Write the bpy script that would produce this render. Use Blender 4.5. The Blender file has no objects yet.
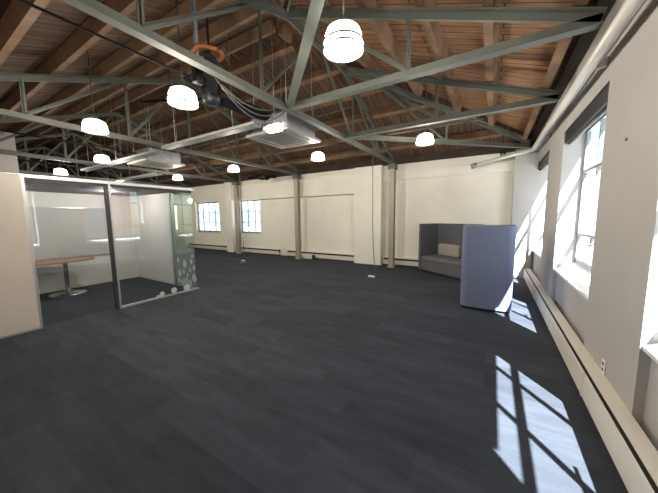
import bpy, bmesh, math, random
from mathutils import Vector, Matrix
random.seed(7)
C = bpy.context.scene.collection
S = .37                      # roof pitch
XW, YN, YF, XL = .87, -.45, 8.6, -23.0   # room faces
RIDGE = (YN + YF) / 2

# ---------------------------------------------------------------- materials
def mat(name, base, rough=.7, metal=0, bump=0, bscale=40, var=0, vscale=3, spec=.5, emit=None, es=0):
    m = bpy.data.materials.new(name); m.use_nodes = True
    nt = m.node_tree; b = nt.nodes['Principled BSDF']
    b.inputs['Base Color'].default_value = (*base, 1)
    b.inputs['Roughness'].default_value = rough
    b.inputs['Metallic'].default_value = metal
    b.inputs['Specular IOR Level'].default_value = spec
    if emit:
        b.inputs['Emission Color'].default_value = (*emit, 1); b.inputs['Emission Strength'].default_value = es
    tc = nt.nodes.new('ShaderNodeTexCoord')
    if var:
        n = nt.nodes.new('ShaderNodeTexNoise'); n.inputs['Scale'].default_value = vscale; n.inputs['Detail'].default_value = 5
        nt.links.new(tc.outputs['Object'], n.inputs['Vector'])
        r = nt.nodes.new('ShaderNodeValToRGB')
        r.color_ramp.elements[0].position = .3; r.color_ramp.elements[1].position = .7
        r.color_ramp.elements[0].color = (*[c * (1 - var) for c in base], 1)
        r.color_ramp.elements[1].color = (*[min(1, c * (1 + var)) for c in base], 1)
        nt.links.new(n.outputs['Fac'], r.inputs['Fac']); nt.links.new(r.outputs['Color'], b.inputs['Base Color'])
    if bump:
        n = nt.nodes.new('ShaderNodeTexNoise'); n.inputs['Scale'].default_value = bscale; n.inputs['Detail'].default_value = 4
        nt.links.new(tc.outputs['Object'], n.inputs['Vector'])
        bp = nt.nodes.new('ShaderNodeBump'); bp.inputs['Strength'].default_value = bump; bp.inputs['Distance'].default_value = .01
        nt.links.new(n.outputs['Fac'], bp.inputs['Height']); nt.links.new(bp.outputs['Normal'], b.inputs['Normal'])
    return m

def glass(name, tint=(.95, .98, .97), refl=.9, rough=0.0, base_refl=.05):
    m = bpy.data.materials.new(name); m.use_nodes = True; nt = m.node_tree; nt.nodes.clear()
    o = nt.nodes.new('ShaderNodeOutputMaterial'); mx = nt.nodes.new('ShaderNodeMixShader')
    t = nt.nodes.new('ShaderNodeBsdfTransparent'); t.inputs[0].default_value = (*tint, 1)
    g = nt.nodes.new('ShaderNodeBsdfGlossy'); g.inputs['Roughness'].default_value = rough
    lw = nt.nodes.new('ShaderNodeLayerWeight'); lw.inputs['Blend'].default_value = .5
    fr = nt.nodes.new('ShaderNodeMath'); fr.operation = 'POWER'; fr.inputs[1].default_value = 5
    nt.links.new(lw.outputs['Facing'], fr.inputs[0])
    mu = nt.nodes.new('ShaderNodeMath'); mu.operation = 'MULTIPLY_ADD'; mu.use_clamp = True
    mu.inputs[1].default_value = refl; mu.inputs[2].default_value = base_refl
    nt.links.new(fr.outputs[0], mu.inputs[0]); nt.links.new(mu.outputs[0], mx.inputs[0])
    nt.links.new(t.outputs[0], mx.inputs[1]); nt.links.new(g.outputs[0], mx.inputs[2]); nt.links.new(mx.outputs[0], o.inputs[0])
    return m

def film(name, col, fac):
    m = bpy.data.materials.new(name); m.use_nodes = True; nt = m.node_tree; nt.nodes.clear()
    o = nt.nodes.new('ShaderNodeOutputMaterial'); mx = nt.nodes.new('ShaderNodeMixShader'); mx.inputs[0].default_value = fac
    t = nt.nodes.new('ShaderNodeBsdfTransparent'); d = nt.nodes.new('ShaderNodeBsdfDiffuse'); d.inputs[0].default_value = (*col, 1)
    nt.links.new(t.outputs[0], mx.inputs[1]); nt.links.new(d.outputs[0], mx.inputs[2]); nt.links.new(mx.outputs[0], o.inputs[0]); return m

def planks(name, c1, c2, gap, along, row, length, streak=14, rough=.8, gapw=.01, vary=.5):
    """boards: `along` is the axis the boards run along; row = board width"""
    m = bpy.data.materials.new(name); m.use_nodes = True; nt = m.node_tree; b = nt.nodes['Principled BSDF']
    b.inputs['Roughness'].default_value = rough; b.inputs['Specular IOR Level'].default_value = .3
    tc = nt.nodes.new('ShaderNodeTexCoord'); sp = nt.nodes.new('ShaderNodeSeparateXYZ'); cb = nt.nodes.new('ShaderNodeCombineXYZ')
    nt.links.new(tc.outputs['Object'], sp.inputs[0])
    a, c = ('X', 'Y') if along == 'x' else ('Y', 'X')
    nt.links.new(sp.outputs[a], cb.inputs['X']); nt.links.new(sp.outputs[c], cb.inputs['Y'])
    br = nt.nodes.new('ShaderNodeTexBrick'); br.offset = .37; br.offset_frequency = 2
    br.inputs['Color1'].default_value = (*c1, 1); br.inputs['Color2'].default_value = (*c2, 1); br.inputs['Mortar'].default_value = (*gap, 1)
    br.inputs['Scale'].default_value = 1; br.inputs['Mortar Size'].default_value = gapw; br.inputs['Mortar Smooth'].default_value = .3
    br.inputs['Brick Width'].default_value = length; br.inputs['Row Height'].default_value = row
    nt.links.new(cb.outputs[0], br.inputs['Vector'])
    mp = nt.nodes.new('ShaderNodeMapping'); mp.inputs['Scale'].default_value = (1.2, streak, 1)
    nt.links.new(cb.outputs[0], mp.inputs['Vector'])
    n = nt.nodes.new('ShaderNodeTexNoise'); n.inputs['Scale'].default_value = 1.6; n.inputs['Detail'].default_value = 6; n.inputs['Roughness'].default_value = .65
    nt.links.new(mp.outputs[0], n.inputs['Vector'])
    rp = nt.nodes.new('ShaderNodeMapRange'); rp.inputs['From Min'].default_value = .3; rp.inputs['From Max'].default_value = .7
    rp.inputs['To Min'].default_value = 1 - vary; rp.inputs['To Max'].default_value = 1 + vary
    nt.links.new(n.outputs['Fac'], rp.inputs['Value'])
    mx = nt.nodes.new('ShaderNodeMix'); mx.data_type = 'RGBA'; mx.blend_type = 'MULTIPLY'; mx.inputs[0].default_value = 1
    nt.links.new(br.outputs['Color'], mx.inputs[6]); nt.links.new(rp.outputs[0], mx.inputs[7])
    nt.links.new(mx.outputs[2], b.inputs['Base Color'])
    bp = nt.nodes.new('ShaderNodeBump'); bp.inputs['Strength'].default_value = .3; bp.inputs['Distance'].default_value = .01
    n2 = nt.nodes.new('ShaderNodeTexNoise'); n2.inputs['Scale'].default_value = 150
    nt.links.new(tc.outputs['Object'], n2.inputs['Vector'])
    nt.links.new(n2.outputs['Fac'], bp.inputs['Height']); nt.links.new(bp.outputs['Normal'], b.inputs['Normal'])
    return m

M = dict(
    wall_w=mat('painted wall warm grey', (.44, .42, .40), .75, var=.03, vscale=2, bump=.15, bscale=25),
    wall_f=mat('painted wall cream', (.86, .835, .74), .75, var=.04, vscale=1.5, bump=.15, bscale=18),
    pod=mat('partition lining warm grey', (.68, .66, .63), .8, var=.03, vscale=2),
    podpanel=mat('grey fabric wall panel', (.46, .445, .44), .9, bump=.2, bscale=200),
    partition=mat('beige partition laminate', (.62, .55, .48), .55, var=.02, vscale=1),
    alu=mat('satin aluminium', (.50, .50, .50), .35, .6),
    white=mat('white painted metal', (.78, .76, .72), .4),
    cream=mat('cream enamelled steel', (.74, .69, .60), .45, var=.02, vscale=2),
    slot=mat('dark slot', (.02, .02, .02), .8),
    steel=mat('grey green painted steel', (.12, .128, .108), .62, 0, var=.12, vscale=4),
    column=mat('taupe painted steel', (.36, .32, .25), .5, .1, var=.06, vscale=3),
    timber=mat('old timber', (.21, .118, .062), .75, var=.35, vscale=2.5, bump=.4, bscale=12),
    darktimber=mat('dark stained timber', (.05, .035, .025), .8, var=.3, vscale=3),
    black=mat('black plastic', (.012, .013, .016), .45), blade=mat('matt black blade', (.008, .009, .012), .9, spec=.15),
    rubber=mat('dark rubber seal', (.03, .03, .032), .7),
    ceil=mat('dark ceiling panel', (.05, .05, .06), .8),
    pipe=mat('cream painted pipe', (.68, .65, .60), .35),
    frame=mat('grey green steel window frame', (.22, .24, .23), .5),
    sill=mat('white gloss sill', (.80, .79, .77), .35),
    wood=mat('red brown wood veneer', (.27, .12, .07), .4, var=.25, vscale=5),
    chrome=mat('brushed chrome', (.55, .55, .55), .25, .9),
    felt=mat('blue grey booth fabric', (.175, .205, .30), .95, bump=.5, bscale=300, var=.08, vscale=60),
    felt2=mat('charcoal grey sofa fabric', (.115, .118, .13), .95, bump=.5, bscale=300, var=.08, vscale=60),
    seat=mat('mid grey seat fabric', (.15, .15, .155), .95, bump=.4, bscale=300),
    cushion=mat('light taupe fabric', (.34, .31, .28), .95, bump=.4, bscale=250),
    lamp=mat('lit lamp glass', (1, 1, 1), .4, emit=(1, .93, .82), es=9),
    tube=mat('lit lamp tube', (1, 1, 1), .4, emit=(1, .95, .88), es=5),
    plastic=mat('white plastic', (.75, .75, .73), .45),
    ac=mat('off white plastic casing', (.36, .35, .31), .5),
    acg=mat('grey filter grille', (.20, .20, .19), .6),
    galv=mat('galvanised sheet steel', (.33, .35, .38), .4, .5, var=.15, vscale=8),
    tray=mat('zinc cable tray', (.45, .45, .43), .45, .3, var=.1, vscale=6),
    cable=mat('grey cable sheath', (.10, .10, .09), .5),
    orange=mat('orange cable sheath', (.45, .13, .03), .5),
    ext=mat('sunlit pale render', (.75, .75, .76), .9), ext2=mat('blue grey render', (.17, .20, .21), .9, var=.2, vscale=.6),
    extwin=mat('dark office window glass', (.10, .13, .17), .15),
    ground=mat('pale roof gravel', (.45, .44, .42), .95, var=.2, vscale=5, bump=.4),
    decal=mat('frosted white film', (.52, .57, .54), .8),
    greendecal=film('grey green film', (.34, .42, .38), .55),
    glass_pod=glass('clear partition glass', (.93, .95, .94), .9, base_refl=.085),
    glass_end=glass('greenish partition glass', (.84, .93, .88), .9, base_refl=.05),
    glass_win=glass('window glass', (.98, .985, .99), .05, base_refl=.003),
)
M['carpet'] = planks('carpet planks', (.026, .030, .039), (.039, .044, .056), (.027, .031, .039), 'x', .25, 1.0, streak=6, rough=.95, gapw=.002, vary=.25)
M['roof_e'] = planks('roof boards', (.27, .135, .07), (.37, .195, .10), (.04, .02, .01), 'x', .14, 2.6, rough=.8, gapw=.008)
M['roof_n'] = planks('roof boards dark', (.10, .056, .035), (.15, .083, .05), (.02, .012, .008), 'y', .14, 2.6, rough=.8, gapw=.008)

def brickmat():
    m = bpy.data.materials.new('pink brick'); m.use_nodes = True; nt = m.node_tree; b = nt.nodes['Principled BSDF']
    tc = nt.nodes.new('ShaderNodeTexCoord'); sp = nt.nodes.new('ShaderNodeSeparateXYZ'); cb = nt.nodes.new('ShaderNodeCombineXYZ')
    nt.links.new(tc.outputs['Object'], sp.inputs[0]); nt.links.new(sp.outputs['Y'], cb.inputs['X']); nt.links.new(sp.outputs['Z'], cb.inputs['Y'])
    br = nt.nodes.new('ShaderNodeTexBrick'); br.inputs['Scale'].default_value = 2
    br.inputs['Color1'].default_value = (.42, .20, .16, 1); br.inputs['Color2'].default_value = (.50, .27, .21, 1); br.inputs['Mortar'].default_value = (.5, .42, .38, 1)
    nt.links.new(cb.outputs[0], br.inputs['Vector']); nt.links.new(br.outputs['Color'], b.inputs['Base Color']); b.inputs['Roughness'].default_value = .9
    return m
M['brick'] = brickmat()

# ---------------------------------------------------------------- mesh helpers
def bx(bm, a, b, bev=0):
    a = Vector(a); b = Vector(b); c = (a + b) / 2; d = b - a
    g = bmesh.ops.create_cube(bm, size=1, matrix=Matrix.Translation(c) @ Matrix.Diagonal((abs(d.x), abs(d.y), abs(d.z), 1)))
    if bev:
        es = list({e for v in g['verts'] for e in v.link_edges})
        bmesh.ops.bevel(bm, geom=es, offset=bev, segments=3, affect='EDGES', profile=.5)
    return bm
def box(a, b, bev=0): return bx(bmesh.new(), a, b, bev)
def frame_of(a, b, up=(0, 0, 1)):
    a = Vector(a); b = Vector(b); d = (b - a).normalized(); up = Vector(up)
    if abs(d.dot(up)) > .98: up = Vector((0, 1, 0))
    s = d.cross(up).normalized(); u = s.cross(d).normalized(); return a, b, d, s, u
def bar(bm, a, b, w, h, up=(0, 0, 1), off=0, soff=0):
    """rectangular bar w wide (sideways) and h tall"""
    a, b, d, s, u = frame_of(a, b, up); vs = []
    for p in (a, b):
        for q, r in ((-1, -1), (1, -1), (1, 1), (-1, 1)):
            vs.append(bm.verts.new(p + s * (q * w / 2 + soff) + u * (r * h / 2 + off)))
    for f in ((0, 1, 2, 3), (7, 6, 5, 4), (0, 4, 5, 1), (1, 5, 6, 2), (2, 6, 7, 3), (3, 7, 4, 0)): bm.faces.new([vs[i] for i in f])
    return bm
def tee(bm, a, b, w, h, up=(0, 0, 1), inv=False):
    k = -1 if inv else 1
    bar(bm, a, b, w, .012, up, -k * h / 2); bar(bm, a, b, .03, h - .012, up, k * .006); return bm
def tube(bm, pts, r, n=8):
    pts = [Vector(p) for p in pts]; rings = []
    for i, p in enumerate(pts):
        d = (pts[min(i + 1, len(pts) - 1)] - pts[max(i - 1, 0)]).normalized()
        up = Vector((0, 0, 1)) if abs(d.z) < .9 else Vector((0, 1, 0))
        s = d.cross(up).normalized(); u = s.cross(d)
        rings.append([bm.verts.new(p + (s * math.cos(t) + u * math.sin(t)) * r) for t in [2 * math.pi * k / n for k in range(n)]])
    for A, B in zip(rings, rings[1:]):
        for k in range(n): f = bm.faces.new((A[k], A[(k + 1) % n], B[(k + 1) % n], B[k])); f.smooth = True
    bm.faces.new(rings[0][::-1]); bm.faces.new(rings[-1]); return bm
def lathe(bm, prof, c=(0, 0, 0), n=28):
    c = Vector(c); R = []
    for r, z in prof: R.append([bm.verts.new(c + Vector((max(r, 1e-4) * math.cos(2 * math.pi * k / n), max(r, 1e-4) * math.sin(2 * math.pi * k / n), z))) for k in range(n)])
    for A, B in zip(R, R[1:]):
        for k in range(n): f = bm.faces.new((A[k], A[(k + 1) % n], B[(k + 1) % n], B[k])); f.smooth = True
    return bm
def prism(bm, poly, z0, z1):
    lo = [bm.verts.new((x, y, z0)) for x, y in poly]; hi = [bm.verts.new((x, y, z1)) for x, y in poly]
    n = len(poly); bm.faces.new(lo[::-1]); bm.faces.new(hi)
    for k in range(n): bm.faces.new((lo[k], lo[(k + 1) % n], hi[(k + 1) % n], hi[k]))
    return bm
def hexa(bm, P8):
    vs = [bm.verts.new(p) for p in P8]
    for f in ((3, 2, 1, 0), (4, 5, 6, 7), (0, 1, 5, 4), (1, 2, 6, 5), (2, 3, 7, 6), (3, 0, 4, 7)): bm.faces.new([vs[i] for i in f])
    return bm
def obj(name, bm, m, parent=None):
    bmesh.ops.recalc_face_normals(bm, faces=bm.faces)
    me = bpy.data.meshes.new(name); bm.to_mesh(me); bm.free(); me.materials.append(m)
    o = bpy.data.objects.new(name, me); C.objects.link(o)
    if parent: o.parent = parent; o.matrix_parent_inverse = Matrix.Translation(-parent.location) if not parent.rotation_euler.z else Matrix()
    return o
def tag(o, label, cat, group=None, kind=None):
    o['label'] = label; o['category'] = cat
    if group: o['group'] = group
    if kind: o['kind'] = kind
    return o
def struct(name, bm, m, parent=None, label=None):
    o = obj(name, bm, m, parent)
    if not parent:
        o['kind'] = 'structure'
        if label: o['label'] = label
    return o
def thing(name, label, cat, loc=(0, 0, 0), rz=0, group=None):
    o = bpy.data.objects.new(name, None); C.objects.link(o); o.location = loc; o.rotation_euler = (0, 0, rz)
    return tag(o, label, cat, group)
def lobj(name, bm, m, parent):      # mesh built in the parent's local coordinates
    bmesh.ops.recalc_face_normals(bm, faces=bm.faces)
    me = bpy.data.meshes.new(name); bm.to_mesh(me); bm.free(); me.materials.append(m)
    o = bpy.data.objects.new(name, me); C.objects.link(o); o.parent = parent; return o
def dup(root, loc, label=None, rz=None):
    r = root.copy(); C.objects.link(r); r.location = loc
    if rz is not None: r.rotation_euler = (0, 0, rz)
    if label: r['label'] = label
    for ch in list(root.children):
        c = ch.copy(); C.objects.link(c); c.parent = r
        for g in ch.children:
            d = g.copy(); C.objects.link(d); d.parent = c
    return r
def ordw(i): return ['first', 'second', 'third', 'fourth', 'fifth', 'sixth', 'seventh', 'eighth'][i]

# ---------------------------------------------------------------- shell
struct('floor', box((XL, YN - .3, -.1), (XW + .5, YF + .4, 0)), M['carpet'], label='dark blue grey carpet plank floor')

# right wall with window recesses: (y0, y1, number)
WINS = [(.55, 2.5), (3.64, 5.52), (6.78, 8.35)]
ZS, ZH, XG = .74, 2.84, 1.12
def right_wall():
    bm = bmesh.new(); T = XG + .055
    ys = [YN - .3] + [v for w in WINS for v in w] + [YF + .3]
    for i in range(0, len(ys), 2): bx(bm, (XW, ys[i], 0), (T, ys[i + 1], 3.4))
    for y0, y1 in WINS:
        bx(bm, (XW, y0, ZH), (T + .065, y1, 3.4))            # head
        bx(bm, (XW + .055, y0, 0), (T, y1, ZS - .02))  # recessed spandrel
    return bm
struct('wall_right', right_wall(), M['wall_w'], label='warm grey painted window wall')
for i, (y0, y1) in enumerate(WINS):
    bm = bmesh.new(); t = .035
    zb, zt = ZS + .14, ZH
    for a, b in (((XG, y0, zb), (XG + .05, y0 + .05, zt)), ((XG, y1 - .05, zb), (XG + .05, y1, zt)),
                 ((XG, y0, zb), (XG + .05, y1, zb + .05)), ((XG, y0, zt - .05), (XG + .05, y1, zt))): bx(bm, a, b)
    w = struct(f'window_{i+1}', bm, M['frame'], label=['near steel window at the right edge of the photo', 'steel window in the middle of the right wall', 'far steel window near the corner of the right wall'][i])
    bm = bmesh.new(); n = 3
    for k in range(1, n): y = y0 + (y1 - y0) * k / n; bx(bm, (XG + .005, y - .017, zb), (XG + .045, y + .017, zt))
    for z in (1.3, 2.22): bx(bm, (XG, y0, z - .022), (XG + .055, y1, z + .022))
    struct('window_bars', bm, M['frame'], w)
    struct('pane', box((XG + .02, y0 + .04, zb + .04), (XG + .026, y1 - .04, zt - .04)), M['glass_win'], w)
    bm = bmesh.new()     # sloping sill
    hexa(bm, [(XW + .01, y0, ZS - .03), (XG + .054, y0, ZS - .03), (XG + .054, y1, ZS - .03), (XW + .01, y1, ZS - .03),
              (XW + .01, y0, ZS), (XG + .054, y0, ZS + .14), (XG + .054, y1, ZS + .14), (XW + .01, y1, ZS)])
    struct('window_sill', bm, M['sill'], w)
    bm = bmesh.new()     # stay and catch
    bx(bm, (XG - .03, y0 + .62, 1.27), (XG, y0 + .70, 1.33)); tube(bm, [(XG - .02, y0 + .66, 1.3), (XG - .1, y0 + .72, 1.22), (XG - .12, y0 + .95, 1.2)], .012)
    struct('window_catch', bm, M['chrome'], w)
    b = thing('roller_blind', ['rolled up black roller blind over the near window at the right edge', 'rolled up black roller blind over the middle right-hand window', 'rolled up black roller blind over the far right-hand window'][i], 'blind', (XW + .06, (y0 + y1) / 2, ZH - .2), group='roller blinds on the right wall')
    L = (y1 - y0) / 2 - .005
    lobj('cassette', box((-.045, -L, .03), (.045, L, .195), .01), M['black'], b)
    lobj('blind_roll', tube(bmesh.new(), [(0, -L + .02, .035), (0, L - .02, .035)], .03, 12), M['rubber'], b)

# far wall: pilasters, bays and lintel panels, with two windows
def far_wall():
    bm = bmesh.new(); YB = YF; Tn = YF + .3
    holes = [(-16.6, -14.9), (-13.42, -11.5), (-10.05, -8.72)]; z0, z1 = .9, 2.38
    xs = [XL - .3]
    for a, b in holes: xs += [a, b]
    xs.append(XW + .4)
    for i in range(0, len(xs), 2): bx(bm, (xs[i], YB, 0), (xs[i + 1], Tn, 3.2))
    for a, b in holes: bx(bm, (a, YB, 0), (b, Tn, z0)); bx(bm, (a, YB, z1), (b, Tn, 3.2))
    return bm
struct('wall_far', far_wall(), M['wall_f'], label='cream painted far wall')
PIL = [(-14.65, -14.1), (-10.66, -10.22), (-4.03, -3.08), (.41, XW)]
for i, (a, b) in enumerate(PIL):
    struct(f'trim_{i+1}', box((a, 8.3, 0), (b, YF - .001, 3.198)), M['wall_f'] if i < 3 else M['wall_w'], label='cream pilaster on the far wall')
n = 5
for a, b, zb in ((-10.22, -4.03, 2.37), (-3.08, .41, 2.72), (-14.1, -10.66, 2.72)):
    bm = bmesh.new(); dp = .2 if n == 5 else .09; bx(bm, (a, YF - dp, zb), (b, YF - .001, 3.198)); bx(bm, (a, YF - dp - .035, 2.95), (b, YF - dp, 2.98))
    struct(f'trim_{n}', bm, M['wall_f'], label='shallow painted lintel band on the far wall'); n += 1
for i, (a, b) in enumerate([(-16.6, -14.9), (-13.42, -11.5), (-10.05, -8.72)]):
    bm = bmesh.new(); Y = YF + .1
    for p, q in (((a, Y, .9), (a + .05, Y + .05, 2.38)), ((b - .05, Y, .9), (b, Y + .05, 2.38)), ((a, Y, .9), (b, Y + .05, .95)), ((a, Y, 2.33), (b, Y + .05, 2.38))): bx(bm, p, q)
    w = struct(f'window_{i+4}', bm, M['frame'], label='far wall steel window ' + ['behind the glass room', 'left of the pilaster', 'right of the pilaster'][i])
    bm = bmesh.new(); k = 4 if i < 2 else 3
    for j in range(1, k): x = a + (b - a) * j / k; bx(bm, (x - .016, Y + .005, .9), (x + .016, Y + .045, 2.38))
    for z in (1.38, 1.86): bx(bm, (a, Y + .002, z - .014), (b, Y + .048, z + .014))
    struct('window_bars', bm, M['frame'], w)
    struct('pane', box((a + .03, Y + .02, .93), (b - .03, Y + .026, 2.35)), M['glass_win'], w)
    struct('window_sill', box((a - .03, YF - .03, .87), (b + .03, Y, .9)), M['sill'], w)
struct('wall_near', box((XL - .3, YN - .3, 0), (XW, YN, 3.4)), M['wall_w'], label='near wall behind the camera')
wl = struct('wall_left', box((XL - .3, YN, 0), (XL, YF, 3.2)), M['wall_f'], label='left end wall')
struct('gable_boards', box((XL - .3, YN, 3.2), (XL, YF, 5.3)), M['roof_e'], wl)
struct('wall_middle', box((-10.3, YN, 0), (-10.12, 1.88, 3.72)), M['wall_w'], label='short cross wall rising above the glass room at upper left')

# roof: hip with three planes, thick boards
EX, EY0, EY1, EZ = XW + .4, YN - .3, YF + .3, 3.42 - S * .4
def rz(x, y): return min(EZ + S * (EX - x), EZ + S * (y - EY0) , EZ + S * (EY1 - y))
yr = (EY0 + EY1) / 2; xr = EX - (yr - EY0); zr = EZ + S * (yr - EY0); t = .08; XE = XL - .3
def slab(poly):
    bm = bmesh.new(); lo = [bm.verts.new(p) for p in poly]; hi = [bm.verts.new((p[0], p[1], p[2] + t)) for p in poly]
    bm.faces.new(lo); bm.faces.new(hi[::-1]); k = len(poly)
    for i in range(k): bm.faces.new((lo[i], lo[(i + 1) % k], hi[(i + 1) % k], hi[i]))
    return bm
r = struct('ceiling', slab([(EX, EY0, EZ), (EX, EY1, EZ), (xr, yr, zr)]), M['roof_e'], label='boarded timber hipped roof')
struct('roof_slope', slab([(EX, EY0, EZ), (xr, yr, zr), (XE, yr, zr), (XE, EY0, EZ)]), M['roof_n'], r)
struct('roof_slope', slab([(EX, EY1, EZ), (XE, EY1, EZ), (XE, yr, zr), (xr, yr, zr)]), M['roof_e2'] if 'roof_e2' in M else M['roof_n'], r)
struct('wall_plate', box((XE, YF - .1, 3.2), (XW, YF + .3, 3.42)), M['darktimber'], r)
struct('wall_plate', box((.67, YN, 3.385), (XW + .2, YF - .1, 3.41)), M['darktimber'], r)
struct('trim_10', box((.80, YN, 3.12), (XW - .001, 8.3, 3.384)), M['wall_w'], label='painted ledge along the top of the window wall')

# purlins
PD, PWd = .17, .10
def beam(name, a, b, tilt, label, group):
    # a, b: ends on the purlin's top line; tilt: slope normal
    nrm = Vector(tilt).normalized(); a = Vector(a); b = Vector(b); org = (a + b) / 2
    bm = bar(bmesh.new(), a - org, b - org, PWd, PD, up=nrm, off=-PD / 2 - .012)
    o = obj(name, bm, M['timber']); o.location = org
    return tag(o, label, 'roof beam', group)
for i, x in enumerate((.60, -.08, -.72, -1.40, -2.08, -2.76, -3.3)):
    d = EX - x; z = EZ + S * d
    y0, y1 = EY0 + d + .12, EY1 - d - .12
    if i == 0: y0, y1 = YN + .02 + .12, YF - .12
    y0 = max(y0, YN + .02)
    beam('roof_purlin', (x, y0, z), (x, y1, z), (S, 0, 1), f'brown timber purlin running lengthwise under the right roof slope, {ordw(i)} in from the window wall', 'purlins under the right roof slope')
for j, lab in ((0, 'near'), (1, 'far')):
    for i, dd in enumerate((.72, 1.42, 2.10, 2.80, 3.48, 4.2)):
        y = EY0 + .3 + dd if j == 0 else EY1 - .3 - dd
        d = dd + .3; z = EZ + S * d; x1 = EX - d - .14
        beam('roof_purlin', (XL + .02, y, z), (x1, y, z), (0, -S if j == 0 else S, 1), f'brown timber purlin along the {lab} roof slope, {ordw(i)} up from the {lab} eave', f'purlins under the {lab} roof slope')

# ---------------------------------------------------------------- steel trusses
ZC = 3.2
def ztop(x, y): return rz(x, y) - PD - .10
def truss(name, label, spec, cat='roof truss', group=None):
    o = thing(name, label, cat, spec[0][1], group=group)
    for kind, a, b in spec:
        bm = bmesh.new()
        loc = Vector(spec[0][1]); A = Vector(a) - loc; B = Vector(b) - loc
        if kind == 'bottom_chord': tee(bm, A, B, .10, .085)
        elif kind == 'top_chord': tee(bm, A, B, .10, .085, inv=True)
        elif kind == 'rod': tube(bm, [A, B], .011)
        else: bar(bm, A, B, .012, .055, up=(0, 0, 1)); bar(bm, A, B, .05, .012, up=(0, 0, 1), off=.0)
        if kind == 'rod': kind = 'tie_rod'
        lobj(kind, bm, M['steel'], o)
    return o
names = ['nearest the camera, meeting the rightmost steel column', 'meeting the second steel column', 'meeting the third steel column beyond the glass room', 'far back beyond the glass room', 'second from the left end of the hall', 'last before the left end of the hall']
Y0, Y1 = YN + .01, YF - .11
for i, x in enumerate((-2.66, -6.32, -9.94, -13.56, -17.18, -20.8)):
    yc = (Y0 + Y1) / 2; sp = [('bottom_chord', (x, Y0, ZC), (x, Y1, ZC))]
    T = lambda y: (x, y, ztop(x, y))
    B = lambda y: (x, y, ZC + .03)
    if i == 0:
        ya, yb = 3.27, 4.95
        sp += [('top_chord', T(Y0 + .1), T(ya)), ('top_chord', T(ya), T(yb)), ('top_chord', T(yb), T(Y1 - .1))]
    else: sp += [('top_chord', T(Y0 + .1), T(yc)), ('top_chord', T(yc), T(Y1 - .1))]
    for y in (1.32, 2.74, 5.42, 6.84): sp.append(('web_post', B(y), T(y)))
    for ya, yb in ((1.32, 2.74), (6.84, 5.42), (2.74, 3.95), (5.42, 4.2)): sp.append(('web_diagonal', B(ya), T(yb)))
    if i: sp.append(('web_post', B(yc), T(yc)))
    truss('roof_truss', 'grey green steel truss crossing the hall, ' + names[i], sp, group='steel trusses across the hall')
def jack(y, label):
    xa, xb = .695, -2.60; sp = [('bottom_chord', (xa, y, ZC), (xb, y, ZC))]
    T = lambda x: (x, y, ztop(x, y)); B = lambda x: (x, y, ZC + .03)
    sp += [('top_chord', T(xa), T(xb)), ('web_post', B(-.9), T(-.9)), ('web_diagonal', B(-.9), T(-2.35))]
    truss('jack_truss', label, sp)
jack(3.25, 'grey green steel half truss running to the right wall, the nearer of two')
jack(4.99, 'grey green steel half truss running to the right wall, the farther of two')
def hip(y, yc, label):
    sp = [('bottom_chord', (-2.58, y, ZC + .015), (.66, yc, ZC + .015)),
          ('top_chord', (-2.58, y, ztop(-2.7, y)), (.66, yc, 3.3))]
    m = Vector(sp[0][1]).lerp(Vector(sp[0][2]), .5); n_ = Vector(sp[1][1]).lerp(Vector(sp[1][2]), .5)
    q = Vector(sp[1][1]).lerp(Vector(sp[1][2]), .12)
    sp += [('web_post', m, n_), ('web_diagonal', m, q)]
    truss('hip_truss', label, sp)
hip(3.2, .0, 'grey green steel hip truss passing diagonally overhead, nearer the camera')
hip(5.04, 8.14, 'grey green steel hip truss running diagonally to the far right corner')
# wind bracing rods in the back bays
for i, (xa, xb, lab) in enumerate(((-2.75, -6.25, 'pair of crossed steel bracing rods between the first and second trusses'), (-6.4, -9.85, 'pair of crossed steel bracing rods between the second and third trusses'), (-10.0, -13.4, 'pair of crossed steel bracing rods between the two farthest trusses'))):
    o = thing('cross_bracing', lab, 'bracing', (xa, 4.4, 3.28), group='wind bracing in the roof'); L = xb - xa
    for u, v, d in (((0, 0, 0), (L, 1.9, .98), 0), ((0, 1.9, .98), (L, 0, 0), .05)): lobj('tie_rod', tube(bmesh.new(), [Vector(u) + Vector((0, 0, d)), Vector(v) + Vector((0, 0, d))], .016), M['steel'], o)
    for k in range(1, 4): lobj('hanger_rod', tube(bmesh.new(), [(L * k / 4, .95, .1), (L * k / 4, .95, rz(xa, 5.35) - 3.28 - .02)], .012), M['steel'], o)

# steel columns
for x, lab in ((-2.66, 'taupe steel column standing beside the tall pilaster, rightmost column'), (-6.32, 'taupe steel column in the middle of the far wall, beside a black socket'), (-9.66, 'narrow steel column right of the far window pilaster')):
    c = thing('steel_column', lab, 'column', (x, 8.15, 0), group='steel columns before the far wall')
    bm = bmesh.new(); bx(bm, (-.075, -.09, 0), (.075, -.078, 3.15)); bx(bm, (-.075, .078, 0), (.075, .09, 3.15)); bx(bm, (-.05, -.08, 0), (.05, .08, 3.15))
    lobj('shaft', bm, M['column'], c)
    lobj('base_plate', box((-.11, -.11, 0), (.11, .11, .03)), M['column'], c)
    bm = bmesh.new(); bx(bm, (-.11, -.12, 3.0), (.11, .12, 3.155)); lobj('cap_plate', bm, M['steel'], c)

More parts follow.
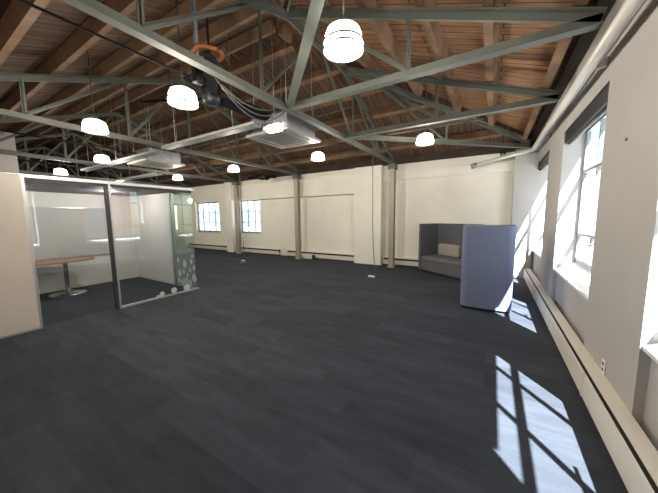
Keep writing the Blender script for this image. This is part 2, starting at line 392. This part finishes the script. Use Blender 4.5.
# pipe round the top of the right wall
p = thing('wall_pipe', 'cream painted pipe running under the eave along the window wall and round the far corner', 'pipe', (.738, YN, 2.935))
pts = [(0, .01, 0), (0, 4.5, .10), (0, 8.5, .19), (-.03, 8.62, .19), (-.12, 8.66, .185), (-.5, 8.68, .12), (-1.2, 8.68, -.03)]
lobj('pipe_run', tube(bmesh.new(), pts, .048, 14), M['pipe'], p)
for y in (1.2, 4.2, 7.2): lobj('pipe_bracket', bar(bmesh.new(), (0, y, .02 + y * .022), (.13, y, .02 + y * .022), .03, .09), M['pipe'], p)
lobj('pipe_end_cap', tube(bmesh.new(), [(-1.16, 8.68, -.02), (-1.3, 8.68, -.06)], .065, 14), M['galv'], p)
cb = thing('pipe_clamp', 'dark hanging clamp under the eave in the far right corner', 'clamp', (.16, 8.42, 3.2))
bm = bmesh.new(); bx(bm, (-.07, -.03, -.12), (-.04, .03, 0)); bx(bm, (.0, -.03, -.12), (.03, .03, 0)); bx(bm, (-.09, -.03, -.03), (.05, .03, 0)); lobj('bracket', bm, M['black'], cb)

# baseboard heaters
def heater(name, label, a, b, side):
    # side 'r': along y on the right wall; 'f': along x on the far wall
    if side == 'r':
        o = thing(name, label, 'heater', (.735, a, 0), group='baseboard heaters'); L = b - a
        bm = bmesh.new(); bx(bm, (0, 0, .025), (.012, L, .235)); bx(bm, (.012, 0, .0), (.133, L, .03)); bx(bm, (.035, 0, .238), (.133, L, .25)); bx(bm, (.12, 0, .03), (.133, L, .24))
        lobj('cover', bm, M['cream'], o)
        lobj('air_slot', box((.013, .01, .16), (.11, L - .01, .225)), M['slot'], o)
        for y in [v for v in (1.55, 3.0, 4.6, 6.3) if a < v < b]: lobj('joint_strip', box((-.004, y - a, .02), (0, y - a + .035, .238)), M['cream'], o)
    else:
        o = thing(name, label, 'heater', (a, YF - .14, 0), group='baseboard heaters'); L = b - a
        bm = bmesh.new(); bx(bm, (0, 0, .05), (L, .012, .175)); bx(bm, (0, .0, .235), (L, .138, .25)); bx(bm, (0, .012, .03), (L, .138, .05)); bx(bm, (0, .12, .05), (L, .138, .235)); lobj('cover', bm, M['cream'], o)
        lobj('air_slot', box((.01, .013, .12), (L - .01, .11, .232)), M['slot'], o)
        lobj('kick_gap', box((0, .03, 0), (L, .1, .03)), M['slot'], o)
    return o
heater('baseboard_heater', 'long cream baseboard heater along the foot of the window wall', YN + .02, 8.28, 'r')
heater('baseboard_heater', 'cream baseboard heater between the steel column and the sofa', -3.04, .38, 'f')
heater('baseboard_heater', 'cream baseboard heater under the blank bays in the middle of the far wall', -7.15, -4.06, 'f')
heater('baseboard_heater', 'cream baseboard heater under the far window right of the pilaster', -10.2, -7.6, 'f')
heater('baseboard_heater', 'cream baseboard heater under the far window nearest the glass room', -14.05, -10.7, 'f')

# outlet on pilaster
o = thing('wall_outlet', 'small cream electrical outlet low on the right wall between windows', 'outlet', (XW - .002, 3.05, .31))
lobj('cover_plate', box((-.007, -.037, -.06), (0, .037, .06), .003), M['plastic'], o)
for z in (-.025, .025): lobj('socket', box((-.009, -.016, z - .013), (-.006, .016, z + .013)), M['rubber'], o)
# floor box beside column
o = thing('socket_box', 'white floor level socket strip at the foot of the middle steel column', 'socket box', (-6.02, 8.36, 0))
lobj('housing', box((-.22, -.04, 0), (.2, .04, .12), .008), M['plastic'], o); lobj('plug', box((.21, -.04, .0), (.29, .04, .16), .008), M['black'], o)

# ---------------------------------------------------------------- glass meeting room
PX = -5.65; PZ = 2.26; PB = -8.32; PE = 3.52
struct('wall_pod_back', box((PB - .1, YN + .01, 0), (PB, PE + .1, 2.19)), M['pod'], label='back wall inside the glass meeting room')
struct('wall_pod_end', box((PB, PE, 0), (-6.55, PE + .1, 2.19)), M['pod'], label='short solid end wall of the glass meeting room')
struct('ceiling_pod', box((PB - .1, YN + .01, 2.19), (PX - .03, PE + .1, 2.25)), M['ceil'], label='dark low ceiling of the glass meeting room')
struct('trim_9', box((PB + .001, YN + .02, .001), (PB + .02, PE - .002, .07)), M['cream'], label='skirting inside the glass room')
bp = thing('wall_panel', 'grey rectangular pinboard panel on the back wall inside the glass room', 'panel', (PB, 1.5, 1.3))
lobj('board', box((.001, -1.9, -.55), (.025, 1.55, .55)), M['podpanel'], bp)
bm = bmesh.new(); bx(bm, (.001, -1.9, .55), (.035, 1.55, .575)); bx(bm, (.001, -1.9, -.575), (.035, 1.55, -.55)); lobj('panel_rail', bm, M['alu'], bp)
pp = thing('partition_panel', 'solid beige partition panel at the left edge of the photo', 'partition', (PX, .3, 0))
lobj('panel_board', box((-.04, YN + .02 - .3, .03), (.04, 1.045 - .3, 2.22)), M['partition'], pp)
bm = bmesh.new(); bx(bm, (-.045, YN + .02 - .3, 0), (.045, 1.045 - .3, .03)); bx(bm, (-.045, YN + .02 - .3, 2.22), (.045, 1.045 - .3, 2.235)); lobj('panel_rail', bm, M['alu'], pp)
g = thing('glass_partition', 'clear glass partition in aluminium frame forming the long front of the meeting room', 'glass partition', (PX, 2.25, 0))
def gl(a, b): return box((a[0] - PX, a[1] - 2.25, a[2]), (b[0] - PX, b[1] - 2.25, b[2]))
lobj('top_rail', gl((PX - .035, 1.045, 2.19), (PX + .035, PE + .06, 2.235)), M['alu'], g)
lobj('header_track', gl((PX - .03, 1.1, 2.14), (PX + .02, PE + .02, 2.19)), M['black'], g)
lobj('bottom_rail', gl((PX - .03, 2.045, 0), (PX + .03, PE + .05, .032)), M['alu'], g)
lobj('post', gl((PX - .03, 1.045, 0), (PX + .03, 1.08, 2.19)), M['alu'], g)
lobj('post', gl((PX - .025, 2.045, 0), (PX + .025, 2.075, 2.19)), M['alu'], g)
lobj('door_seal', gl((PX - .03, 1.995, .01), (PX + .02, 2.04, 2.14)), M['rubber'], g)
lobj('pane', gl((PX - .006, 2.085, .04), (PX + .006, PE, 2.14)), M['glass_pod'], g)
gd = lobj('door_leaf', gl((PX - .022, 1.1, .02), (PX - .010, 1.995, 2.14)), M['glass_pod'], g)
e = thing('glass_partition', 'greenish glass end panel with frosted leaf pattern at the corner of the meeting room', 'glass partition', (-6.1, PE, 0))
def ge(a, b): return box((a[0] + 6.1, a[1] - PE, a[2]), (b[0] + 6.1, b[1] - PE, b[2]))
lobj('post', ge((-6.55, PE, 0), (-6.50, PE + .06, 2.19)), M['alu'], e)
lobj('post', ge((-6.42, PE, .0), (-6.39, PE + .05, 2.19)), M['alu'], e)
lobj('top_rail', ge((-6.55, PE, 2.19), (PX - .035, PE + .07, PZ)), M['alu'], e)
lobj('bottom_rail', ge((-6.39, PE, 0), (PX - .03, PE + .05, .03)), M['alu'], e)
lobj('pane', ge((-6.50, PE + .02, .03), (PX - .002, PE + .032, 2.19)), M['glass_end'], e)
film = lobj('tinted_film', ge((-6.38, PE + .012, .03), (PX - .01, PE + .017, .93)), M['greendecal'], e)
def blob(bm, cx, cz, r, y, seed):
    rnd = random.Random(seed); n = 14; pts = [(cx + r * (.8 + .4 * rnd.random()) * math.cos(2 * math.pi * k / n) * .8, cz + r * (.85 + .4 * rnd.random()) * math.sin(2 * math.pi * k / n)) for k in range(n)]
    a = [bm.verts.new((x, y, z)) for x, z in pts]; b = [bm.verts.new((x, y + .002, z)) for x, z in pts]
    bm.faces.new(a); bm.faces.new(b[::-1])
    for k in range(n): bm.faces.new((a[k], a[(k + 1) % n], b[(k + 1) % n], b[k]))
rnd = random.Random(3); bm = bmesh.new()
spots = [(.07, .55, .09), (.33, .62, .06), (.40, .25, .10), (.10, .13, .10), (.24, .12, .08), (-.05, .08, .10), (-.16, .30, .08), (.38, .75, .05), (.26, .42, .05), (-.20, .62, .06), (.0, .36, .05), (.41, .48, .06), (-.2, .12, .07), (.15, .3, .05)]
for k, (x, z, r_) in enumerate(spots): blob(bm, x - .02, z, r_, .006, k)
lobj('frosted_decal', bm, M['decal'], e)
bm = bmesh.new()
for k, (y, z, r_) in enumerate(((2.78, .08, .05), (3.02, .10, .06), (3.3, .09, .08), (2.7, .05, .03))):
    n = 12; a = [bm.verts.new((.008, y - 2.25 + r_ * math.cos(2 * math.pi * j / n), z + r_ * math.sin(2 * math.pi * j / n))) for j in range(n)]
    b = [bm.verts.new((v.co.x + .002, v.co.y, v.co.z)) for v in a]; bm.faces.new(a); bm.faces.new(b[::-1])
    for j in range(n): bm.faces.new((a[j], a[(j + 1) % n], b[(j + 1) % n], b[j]))
lobj('frosted_decal', bm, M['decal'], g)

# invented fill lights, added to brighten the inside of the glass room
for i, y in enumerate((.9, 2.6)):
    o = thing('downlight', ['small downlight in the ceiling of the glass room near the solid panel', 'small downlight in the ceiling of the glass room near the end wall'][i], 'light', (-7.2, y, 2.19), group='downlights in the glass room')
    lobj('trim_ring', lathe(bmesh.new(), [(.035, 0), (.05, 0), (.05, -.006), (.035, -.006), (.035, 0)]), M['alu'], o)
    lobj('lamp_disc', lathe(bmesh.new(), [(0, -.003), (.035, -.003)]), M['tube'], o)
    ld = bpy.data.lights.new('downlight_light', 'POINT'); ld.energy = 42; ld.color = (1, .95, .88); ld.shadow_soft_size = .06
    lo = bpy.data.objects.new('downlight_light', ld); C.objects.link(lo); lo.location = (-7.2, y, 2.08)

# meeting table
tb = thing('meeting_table', 'red brown oval wood table on a round chrome pedestal inside the glass room', 'table', (-7.78, 1.93, 0))
def oval(a, b, p=2.6, n=40): return [(math.copysign(abs(math.cos(t)) ** (2 / p), math.cos(t)) * a, math.copysign(abs(math.sin(t)) ** (2 / p), math.sin(t)) * b) for t in [2 * math.pi * k / n for k in range(n)]]
bm = prism(bmesh.new(), [(x, y - .22) for x, y in oval(.42, .70)], .715, .745); lobj('tabletop', bm, M['wood'], tb)
lobj('pedestal', lathe(bmesh.new(), [(0, .03), (.06, .03), (.045, .08), (.04, .66), (.10, .69), (.10, .714), (0, .714)]), M['chrome'], tb)
lobj('base_disc', lathe(bmesh.new(), [(0, 0), (.30, 0), (.30, .012), (.06, .035), (0, .035)], n=40), M['chrome'], tb)

# ---------------------------------------------------------------- booth seating
def wall_u(w, d, h, th, r=.10, flare=.0):
    """U-shaped high back shell, open towards +y at y=d; back wall along y=0"""
    def path(off):
        x0, x1, y0 = off, w - off, off; rr = max(r - off, .01); pts = [(x0, d)]
        for k in range(7): a = math.pi + k * math.pi / 12; pts.append((x0 + rr + rr * math.cos(a), y0 + rr + rr * math.sin(a)))
        for k in range(7): a = 1.5 * math.pi + k * math.pi / 12; pts.append((x1 - rr + rr * math.cos(a), y0 + rr + rr * math.sin(a)))
        pts.append((x1, d)); return pts
    bm = bmesh.new(); O = path(0); I = path(th)
    poly = O + I[::-1]; prism(bm, poly, .04, h); return bm
b = thing('privacy_booth', 'tall blue grey upholstered booth seen from behind, standing in front of the sofa', 'booth', (-.43, 5.07, 0))
lobj('shell', wall_u(.76, .95, 1.42, .07, .12), M['felt'], b)
bm = bx(bmesh.new(), (.03, .05, 0), (.73, .90, .04)); lobj('plinth', bm, M['black'], b)
lobj('seat', box((.075, .075, .05), (.685, .80, .44), .03), M['seat'], b)
lobj('top_panel', box((.075, .075, 1.37), (.685, .93, 1.412)), M['black'], b)  # black sheet below the rim, standing in for the shade inside the booth
s = thing('high_back_sofa', 'charcoal high back two seat sofa with side walls by the far wall', 'sofa', (-1.80, 7.98, 0), math.radians(-35))
W_ = 1.52; D_ = .72
# local: x along the front, y backwards; front edge at y=0
def sofa_shell():
    bm = bmesh.new(); th = .07; r = .10; H_ = 1.37
    O = [(0, 0)]; rr = r
    for k in range(7): a = math.pi - k * math.pi / 12; O.append((rr + rr * math.cos(a), D_ - rr + rr * math.sin(a)))
    for k in range(7): a = math.pi / 2 - k * math.pi / 12; O.append((W_ - rr + rr * math.cos(a), D_ - rr + rr * math.sin(a)))
    O.append((W_, 0)); I = [(th, 0)]; rr = .03
    for k in range(7): a = math.pi - k * math.pi / 12; I.append((th + rr + rr * math.cos(a), D_ - th - rr + rr * math.sin(a)))
    for k in range(7): a = math.pi / 2 - k * math.pi / 12; I.append((W_ - th - rr + rr * math.cos(a), D_ - th - rr + rr * math.sin(a)))
    I.append((W_ - th, 0)); prism(bm, O + I[::-1], .05, H_); return bm
lobj('shell', sofa_shell(), M['felt2'], s)
lobj('seat', box((.072, .02, .34), (W_ - .072, D_ - .072, .45), .03), M['seat'], s)
lobj('seat_base', box((.072, .03, .06), (W_ - .072, D_ - .072, .34)), M['felt2'], s)
lobj('plinth', box((.05, .06, 0), (W_ - .05, D_ - .05, .05)), M['black'], s)
q = thing('seat_cushion', 'light taupe back cushion lying against the back of the sofa', 'cushion', (-1.80, 7.98, 0), math.radians(-35))
bm = bx(bmesh.new(), (.22, D_ - .22, .455), (.95, D_ - .08, .80), .05); lobj('cover', bm, M['cushion'], q)

# ---------------------------------------------------------------- pendant lamps
def lampobj():
    o = thing('pendant_lamp', 'x', 'lamp', (0, 0, 0), group='round pendant lamps')
    lobj('reflector', lathe(bmesh.new(), [(0, .19), (.04, .19), (.045, .145), (.06, .14), (.02, .132), (0, .132)]), M['galv'], o)
    lobj('diffuser', lathe(bmesh.new(), [(.0, .14), (.085, .135), (.13, .11), (.147, .07), (.155, .02), (.162, -.02), (.155, -.02), (.14, .02), (.11, .05), (.05, .06), (0, .06)]), M['lamp'], o)
    bm = bmesh.new()
    for z, r in ((-.035, .162), (.012, .166)): tube(bm, [(r * math.cos(a), r * math.sin(a), z) for a in [2 * math.pi * k / 24 for k in range(25)]], .006, 6)
    for k in range(4):
        a = k * math.pi / 4
        tube(bm, [(.162 * math.cos(a + f * math.pi), .162 * math.sin(a + f * math.pi), -.035) for f in (0, 1)], .004, 5)
    for k in range(8):
        a = k * math.pi / 4; tube(bm, [(.166 * math.cos(a), .166 * math.sin(a), .012), (.162 * math.cos(a), .162 * math.sin(a), -.035)], .004, 5)
    lobj('wire_guard', bm, M['rubber'], o)
    lobj('cone', lathe(bmesh.new(), [(0, -.03), (.012, -.03), (.05, .05), (0, .05)]), M['rubber'], o)
    return o
L0 = None
LM = [(-1.09, 2.05, 2.955, 'bright round pendant lamp nearest the camera, above the middle of the hall'), (-3.18, 1.97, 2.965, 'bright round pendant lamp beside the black ceiling fan at upper left'),
      (-5.28, 1.83, 2.965, 'round pendant lamp above the front edge of the glass room'), (-3.60, 5.47, 2.965, 'round pendant lamp hanging just right of the ceiling cassette'),
      (-1.15, 5.38, 2.965, 'round pendant lamp at right, before the blank wall above the sofa'), (-6.52, 5.44, 2.965, 'small far pendant lamp above the cable hanging by the far window'),
      (-9.5, 5.5, 2.965, 'small far pendant lamp above the corner of the glass room'), (-8.3, 2.95, 3.02, 'pendant lamp glimpsed behind the cable tray over the glass room'), (-11.3, 2.95, 2.99, 'pendant lamp low over the left part of the glass room'), (-13.2, 5.2, 2.97, 'farthest pendant lamp, deep in the back of the hall')]
for i, (x, y, z, lab) in enumerate(LM):
    if L0 is None: L0 = lampobj(); L0.location = (x, y, z); L0['label'] = lab; o = L0
    else: o = dup(L0, (x, y, z), lab)
    zt_ = rz(x, y) - .015
    lobj('stem', tube(bmesh.new(), [(0, 0, .19), (0, 0, zt_ - z)], .008, 6), M['steel'], o)
    ld = bpy.data.lights.new('lamp_light', 'POINT'); ld.energy = 78; ld.color = (1, .925, .80); ld.shadow_soft_size = .1
    lo = bpy.data.objects.new('lamp_light', ld); C.objects.link(lo); lo.location = (x, y, z - .13)

# ceiling cassettes
def cassette(x, y, z, lab):
    o = thing('ceiling_cassette', lab, 'air conditioner', (x, y, z), group='square ceiling cassettes'); w = .50
    bm = bmesh.new()
    for a, b in (((-w, -w, 0), (w, -.30, .045)), ((-w, .30, 0), (w, w, .045)), ((-w, -.30, 0), (-.30, .30, .045)), ((.30, -.30, 0), (w, .30, .045))): bx(bm, a, b)
    lobj('face_panel', bm, M['ac'], o); lobj('intake_grille', box((-.30, -.30, .006), (.30, .30, .04)), M['acg'], o)
    bm = bmesh.new()
    for sx, sy, hx, hy in ((0, -.38, .28, .025), (0, .38, .28, .025), (-.38, 0, .025, .28), (.38, 0, .025, .28)): bx(bm, (sx - hx, sy - hy, -.004), (sx + hx, sy + hy, 0))
    lobj('air_louvre', bm, M['acg'], o)
    lobj('body', box((-.42, -.42, .045), (.42, .42, .33)), M['galv'], o)
    for sx in (-.38, .38):
        for sy in (-.38, .38): lobj('hanger_rod', tube(bmesh.new(), [(sx, sy, .33), (sx, sy, rz(x + sx, y + sy) - z - .015)], .006, 6), M['galv'], o)
    return o
cassette(-3.45, 4.10, 3.05, 'square off white ceiling cassette air conditioner hanging left of the first column')
cassette(-7.95, 4.05, 3.05, 'distant square ceiling cassette air conditioner above the glass room')
# twin head emergency light by the cassette
o = thing('emergency_light', 'lit emergency light with two small side heads beside the near ceiling cassette', 'light', (-3.17, 3.52, 3.06))
lobj('housing', box((-.14, -.06, -.05), (.14, .06, .06), .02), M['tube'], o)
for sx in (-.21, .21): lobj('lamp_head', lathe(bmesh.new(), [(0, -.035), (.035, -.03), (.045, 0), (.035, .035), (0, .04)], (sx, 0, .03), 16), M['plastic'], o)
lobj('hanger_rod', tube(bmesh.new(), [(0, 0, .06), (0, 0, rz(-3.17, 3.52) - 3.06 - .015)], .007, 6), M['galv'], o)
bm = bmesh.new(); tube(bm, [(-.21, 0, .03), (.21, 0, .03)], .01, 6); lobj('arm', bm, M['black'], o)

# cable trays running across the trusses
def tray(x0, x1, y, z, w, lab):
    o = thing('cable_tray', lab, 'cable tray', (x0, y, z)); L = x1 - x0
    bm = bmesh.new(); bx(bm, (0, -w / 2, 0), (L, w / 2, .006)); bx(bm, (0, -w / 2, 0), (L, -w / 2 + .006, .055)); bx(bm, (0, w / 2 - .006, 0), (L, w / 2, .055)); lobj('channel', bm, M['tray'], o)
    k = 0.4
    while k < L: lobj('hanger_rod', tube(bmesh.new(), [(k, 0, .006), (k, 0, rz(x0 + k, y) - z - .015)], .007, 6), M['galv'], o); k += 1.8
tray(-6.2, -3.4, 3.36, 3.10, .17, 'long zinc cable tray running from the near cassette towards the left')
tray(-10.8, -6.5, 3.36, 3.06, .17, 'zinc cable tray continuing above the glass room roof')
tray(-13.4, -9.2, 4.75, 3.0, .2, 'short zinc tray far back over the glass room')

# ceiling fans
def fan(x, y, z, rz0, lab, R=.62, nb=4, tall=0):
    o = thing('ceiling_fan', lab, 'fan', (x, y, z), rz0, group='black ceiling fans')
    lobj('motor', lathe(bmesh.new(), [(0, -.09), (.08, -.085), (.12, -.04), (.14, .06 + tall), (.09, .11 + tall), (.03, .13 + tall), (0, .13 + tall)]), M['black'], o)
    lobj('downrod', tube(bmesh.new(), [(0, 0, .12 + tall), (0, 0, rz(x, y) - z - .015)], .016), M['black'], o)
    for k in range(nb):
        a = k * 2 * math.pi / nb; d = Vector((math.cos(a), math.sin(a), 0)); n_ = Vector((-d.y, d.x, 0)); bm = bmesh.new(); poly = []
        prof = [(.15, .05), (.25, .065), (R * .8, .08), (R * .95, .07), (R, .03)]
        pts = [(u, v) for u, v in prof] + [(u, -v) for u, v in prof[::-1]]
        lo = [bm.verts.new(d * u + n_ * v + Vector((0, 0, .01 + v * -.6))) for u, v in pts]; hi = [bm.verts.new(w.co + Vector((0, 0, .012))) for w in lo]
        bm.faces.new(lo[::-1]); bm.faces.new(hi); m_ = len(pts)
        for j in range(m_): bm.faces.new((lo[j], lo[(j + 1) % m_], hi[(j + 1) % m_], hi[j]))
        bl = lobj('blade', bm, M['blade'], o)
        bar_ = bar(bmesh.new(), d * .1, d * .2 + Vector((0, 0, .008)), .03, .008); lobj('blade_arm', bar_, M['blade'], bl)
    return o
fan(-3.54, 2.62, 3.30, math.radians(85), 'large black ceiling fan beside the bright lamp at upper left', R=1.1, nb=3, tall=.16)
fan(-7.15, 7.2, 3.02, .3, 'distant black ceiling fan below the roof before the far window', R=.55)
o = thing('cable_coil', 'coil of orange cable hung on the truss above the black fan', 'cable coil', (-2.86, 2.12, 3.46))
bm = bmesh.new()
for k in range(3): tube(bm, [((.13 + .012 * k) * math.cos(a), (.13 + .012 * k) * math.sin(a), .004 * k + .01 * math.sin(3 * a)) for a in [2 * math.pi * j / 28 for j in range(29)]], .010, 6)
lobj('coils', bm, M['orange'], o)
lobj('tie', tube(bmesh.new(), [(.12, 0, .0), (.25, 0, -.02), (.3, .02, -.16)], .008, 5), M['cable'], o)
o = thing('junction_box', 'dark hanging equipment box under the orange cable coil', 'box', (-2.95, 2.02, 3.2))
lobj('housing', box((-.05, -.05, -.08), (.05, .05, .10), .02), M['black'], o); lobj('bracket', box((-.02, -.02, .12), (.02, .02, rz(-2.95, 2.02) - 3.21)), M['galv'], o)
# looping cables from the truss
def sagcable(a, b, sag, r, lab, m='cable', n=14):
    a = Vector(a); b = Vector(b)
    pts = [a.lerp(b, k / n) - Vector((0, 0, sag * 4 * (k / n) * (1 - k / n))) - a for k in range(n + 1)]
    o = obj('loose_cable', tube(bmesh.new(), pts, r, 6), M[m]); o.location = a; return tag(o, lab, 'cable', 'loose cables by the fan')
sagcable((-2.80, 2.1, 3.24), (-2.80, 3.35, 3.2), .30, .008, 'grey cable looping lowest below the first truss beside the fan')
sagcable((-2.84, 2.15, 3.25), (-2.84, 3.3, 3.2), .22, .008, 'grey cable sagging in the middle of the loops beside the fan')
sagcable((-2.88, 2.2, 3.25), (-2.88, 3.2, 3.2), .13, .008, 'grey cable sagging least beside the fan')
# conduits
def conduit(a, b, r, lab, m='cable'):
    a = Vector(a); b = Vector(b); o = obj('conduit_pipe', tube(bmesh.new(), [Vector(), b - a], r, 8), M[m]); o.location = a; return tag(o, lab, 'conduit', 'thin conduits in the roof')
conduit((-3.53, YN + .02, 3.46), (-3.53, 8.4, 3.46), .014, 'thin black conduit running beside the first truss above the fan', 'black')
conduit((-8.1, YN + .02, 3.3), (-8.1, 8.4, 3.3), .02, 'dark conduit running across the hall between second and third truss', 'black')
conduit((-11.6, 2.0, 3.3), (-11.6, 8.4, 3.3), .02, 'dark conduit running across the hall beyond the third truss', 'black')
conduit((XL + .1, 5.7, 3.3), (-.2, 5.7, 3.3), .016, 'long grey conduit running lengthwise behind the trusses')
conduit((XL + .1, 6.9, 3.32), (-.9, 6.9, 3.32), .016, 'long grey conduit running lengthwise nearest the far wall')

# hanging power cables
def dropcable(x, y, bot, lab, z0=3.16, lean=(0, 0)):
    o = thing('power_cable', lab, 'cable', (x, y, 0), group='power cables dropping to the floor')
    pts = [(0, 0, z0), (.0, 0, 2.4), (.005, 0, 1.4), (.03 + lean[0] * .3, 0, .8), (.06 + lean[0] * .6, 0, .4), (.08 + lean[0], lean[1], .10), (.06 + lean[0], lean[1], .03)]
    lobj('cord', tube(bmesh.new(), pts, .011, 8), M['cable'], o)
    lobj('power_strip', box((-.10 + lean[0], -.04 + lean[1], 0), (.08 + lean[0], .03 + lean[1], .04), .012), M['plastic'], o)
dropcable(-2.66, 6.56, 0, 'dark power cable hanging from the roof to a white socket, beside the tall pilaster')
dropcable(-7.80, 6.76, 0, 'thin power cable hanging in front of the far window, ending on the carpet', z0=3.29)
lo_ = thing('cable_floor_disc', 'small round dark floor outlet beside the cable by the far window', 'floor outlet', (-7.55, 6.5, 0))
lobj('disc', lathe(bmesh.new(), [(0, 0), (.12, 0), (.11, .015), (0, .018)]), M['cable'], lo_)
# smoke detector dot on pilaster
o = tag(obj('wall_stud', lathe(bmesh.new(), [(0, -.010), (.012, -.010), (.014, .0), (0, .0)], n=14), M['galv']), 'tiny round metal stud on the right wall between windows', 'stud'); o.rotation_euler = (0, math.radians(90), 0); o.location = (XW - .003, 3.09, 2.18)

# ---------------------------------------------------------------- outside
struct('ground', box((-45, -30, -4.2), (40, 60, -4)), M['ground'], label='pale ground outside')
bl = thing('neighbour_building', 'pale rendered building outside the far windows', 'building', (-12, 17, -4))
lobj('facade', box((-18, 0, 0), (8, 6, 7.6)), M['ext2'], bl)
for i in range(11):
    for k in range(2): lobj('window', box((-16.4 + i * 2.2, -.05, 2.6 + k * 2.3), (-15.3 + i * 2.2, 0, 4.1 + k * 2.3)), M['extwin'], bl)
bl = thing('brick_building', 'pink brick building across from the right-hand windows', 'building', (15, 2, -4))
lobj('facade', box((0, -7, 0), (6, 9, 10.5)), M['brick'], bl)
for i in range(6):
    for k in range(3): lobj('window', box((-.05, -6 + i * 2.4, 1.6 + k * 3), (0, -4.8 + i * 2.4, 3.4 + k * 3)), M['extwin'], bl)
bl = thing('white_building', 'white building seen steeply through the right-hand windows', 'building', (4.5, 22, -4))
lobj('facade', box((-2, 0, 0), (-.05, 8, 12.5)), M['ext'], bl)
lobj('facade_wing', box((-.05, 4, 0), (9, 9, 5.2)), M['ext'], bl)

# ---------------------------------------------------------------- light
SUN = Vector((-1.04, 1.36, -2.62)).normalized()
sd = bpy.data.lights.new('sun', 'SUN'); sd.energy = 62; sd.angle = math.radians(.53); sd.color = (.90, .97, 1)
so = bpy.data.objects.new('sun', sd); C.objects.link(so); so.rotation_euler = SUN.to_track_quat('-Z', 'Y').to_euler()
w = bpy.data.worlds.new('sky'); bpy.context.scene.world = w; w.use_nodes = True; nt = w.node_tree
bg = nt.nodes['Background']; sk = nt.nodes.new('ShaderNodeTexSky'); sk.sky_type = 'NISHITA'; sk.sun_disc = False
sk.sun_elevation = math.radians(57); sk.sun_rotation = math.atan2(-SUN.x, -SUN.y); sk.air_density = 1; sk.dust_density = .4
nt.links.new(sk.outputs[0], bg.inputs[0]); bg.inputs['Strength'].default_value = .38
def portal(loc, rot, sx, sy):
    ld = bpy.data.lights.new('sky_portal', 'AREA'); ld.shape = 'RECTANGLE'; ld.size = sx; ld.size_y = sy; ld.cycles.is_portal = True
    o = bpy.data.objects.new('sky_portal', ld); C.objects.link(o); o.location = loc; o.rotation_euler = rot
for y0, y1 in WINS: portal((XG + .2, (y0 + y1) / 2, 1.8), (0, math.radians(90), 0), 2.1, y1 - y0)
for a, b in ((-16.6, -14.9), (-13.42, -11.5), (-10.05, -8.72)): portal(((a + b) / 2, YF + .35, 1.64), (math.radians(-90), 0, 0), b - a, 1.5)

# ---------------------------------------------------------------- camera
F, yaw, pit, rol = 269.11, .545505, .11060958, -.01032604
cy, sy, cp, sp_ = math.cos(yaw), math.sin(yaw), math.cos(pit), math.sin(pit)
fwd = Vector((-sy * cp, cy * cp, -sp_)); right = Vector((cy, sy, 0)); up = right.cross(fwd)
r2 = right * math.cos(rol) + up * math.sin(rol); u2 = -right * math.sin(rol) + up * math.cos(rol)
cd = bpy.data.cameras.new('camera'); cd.sensor_fit = 'HORIZONTAL'; cd.sensor_width = 36; cd.lens = F / 658 * 36; cd.clip_start = .02
co = bpy.data.objects.new('camera', cd); C.objects.link(co)
co.matrix_world = Matrix(((r2.x, u2.x, -fwd.x, 0), (r2.y, u2.y, -fwd.y, 0), (r2.z, u2.z, -fwd.z, 1.6), (0, 0, 0, 1)))
bpy.context.scene.camera = co
vs = bpy.context.scene.view_settings; vs.view_transform = 'Standard'; vs.look = 'None'; vs.exposure = 0; vs.gamma = 1; vs.use_curve_mapping = False
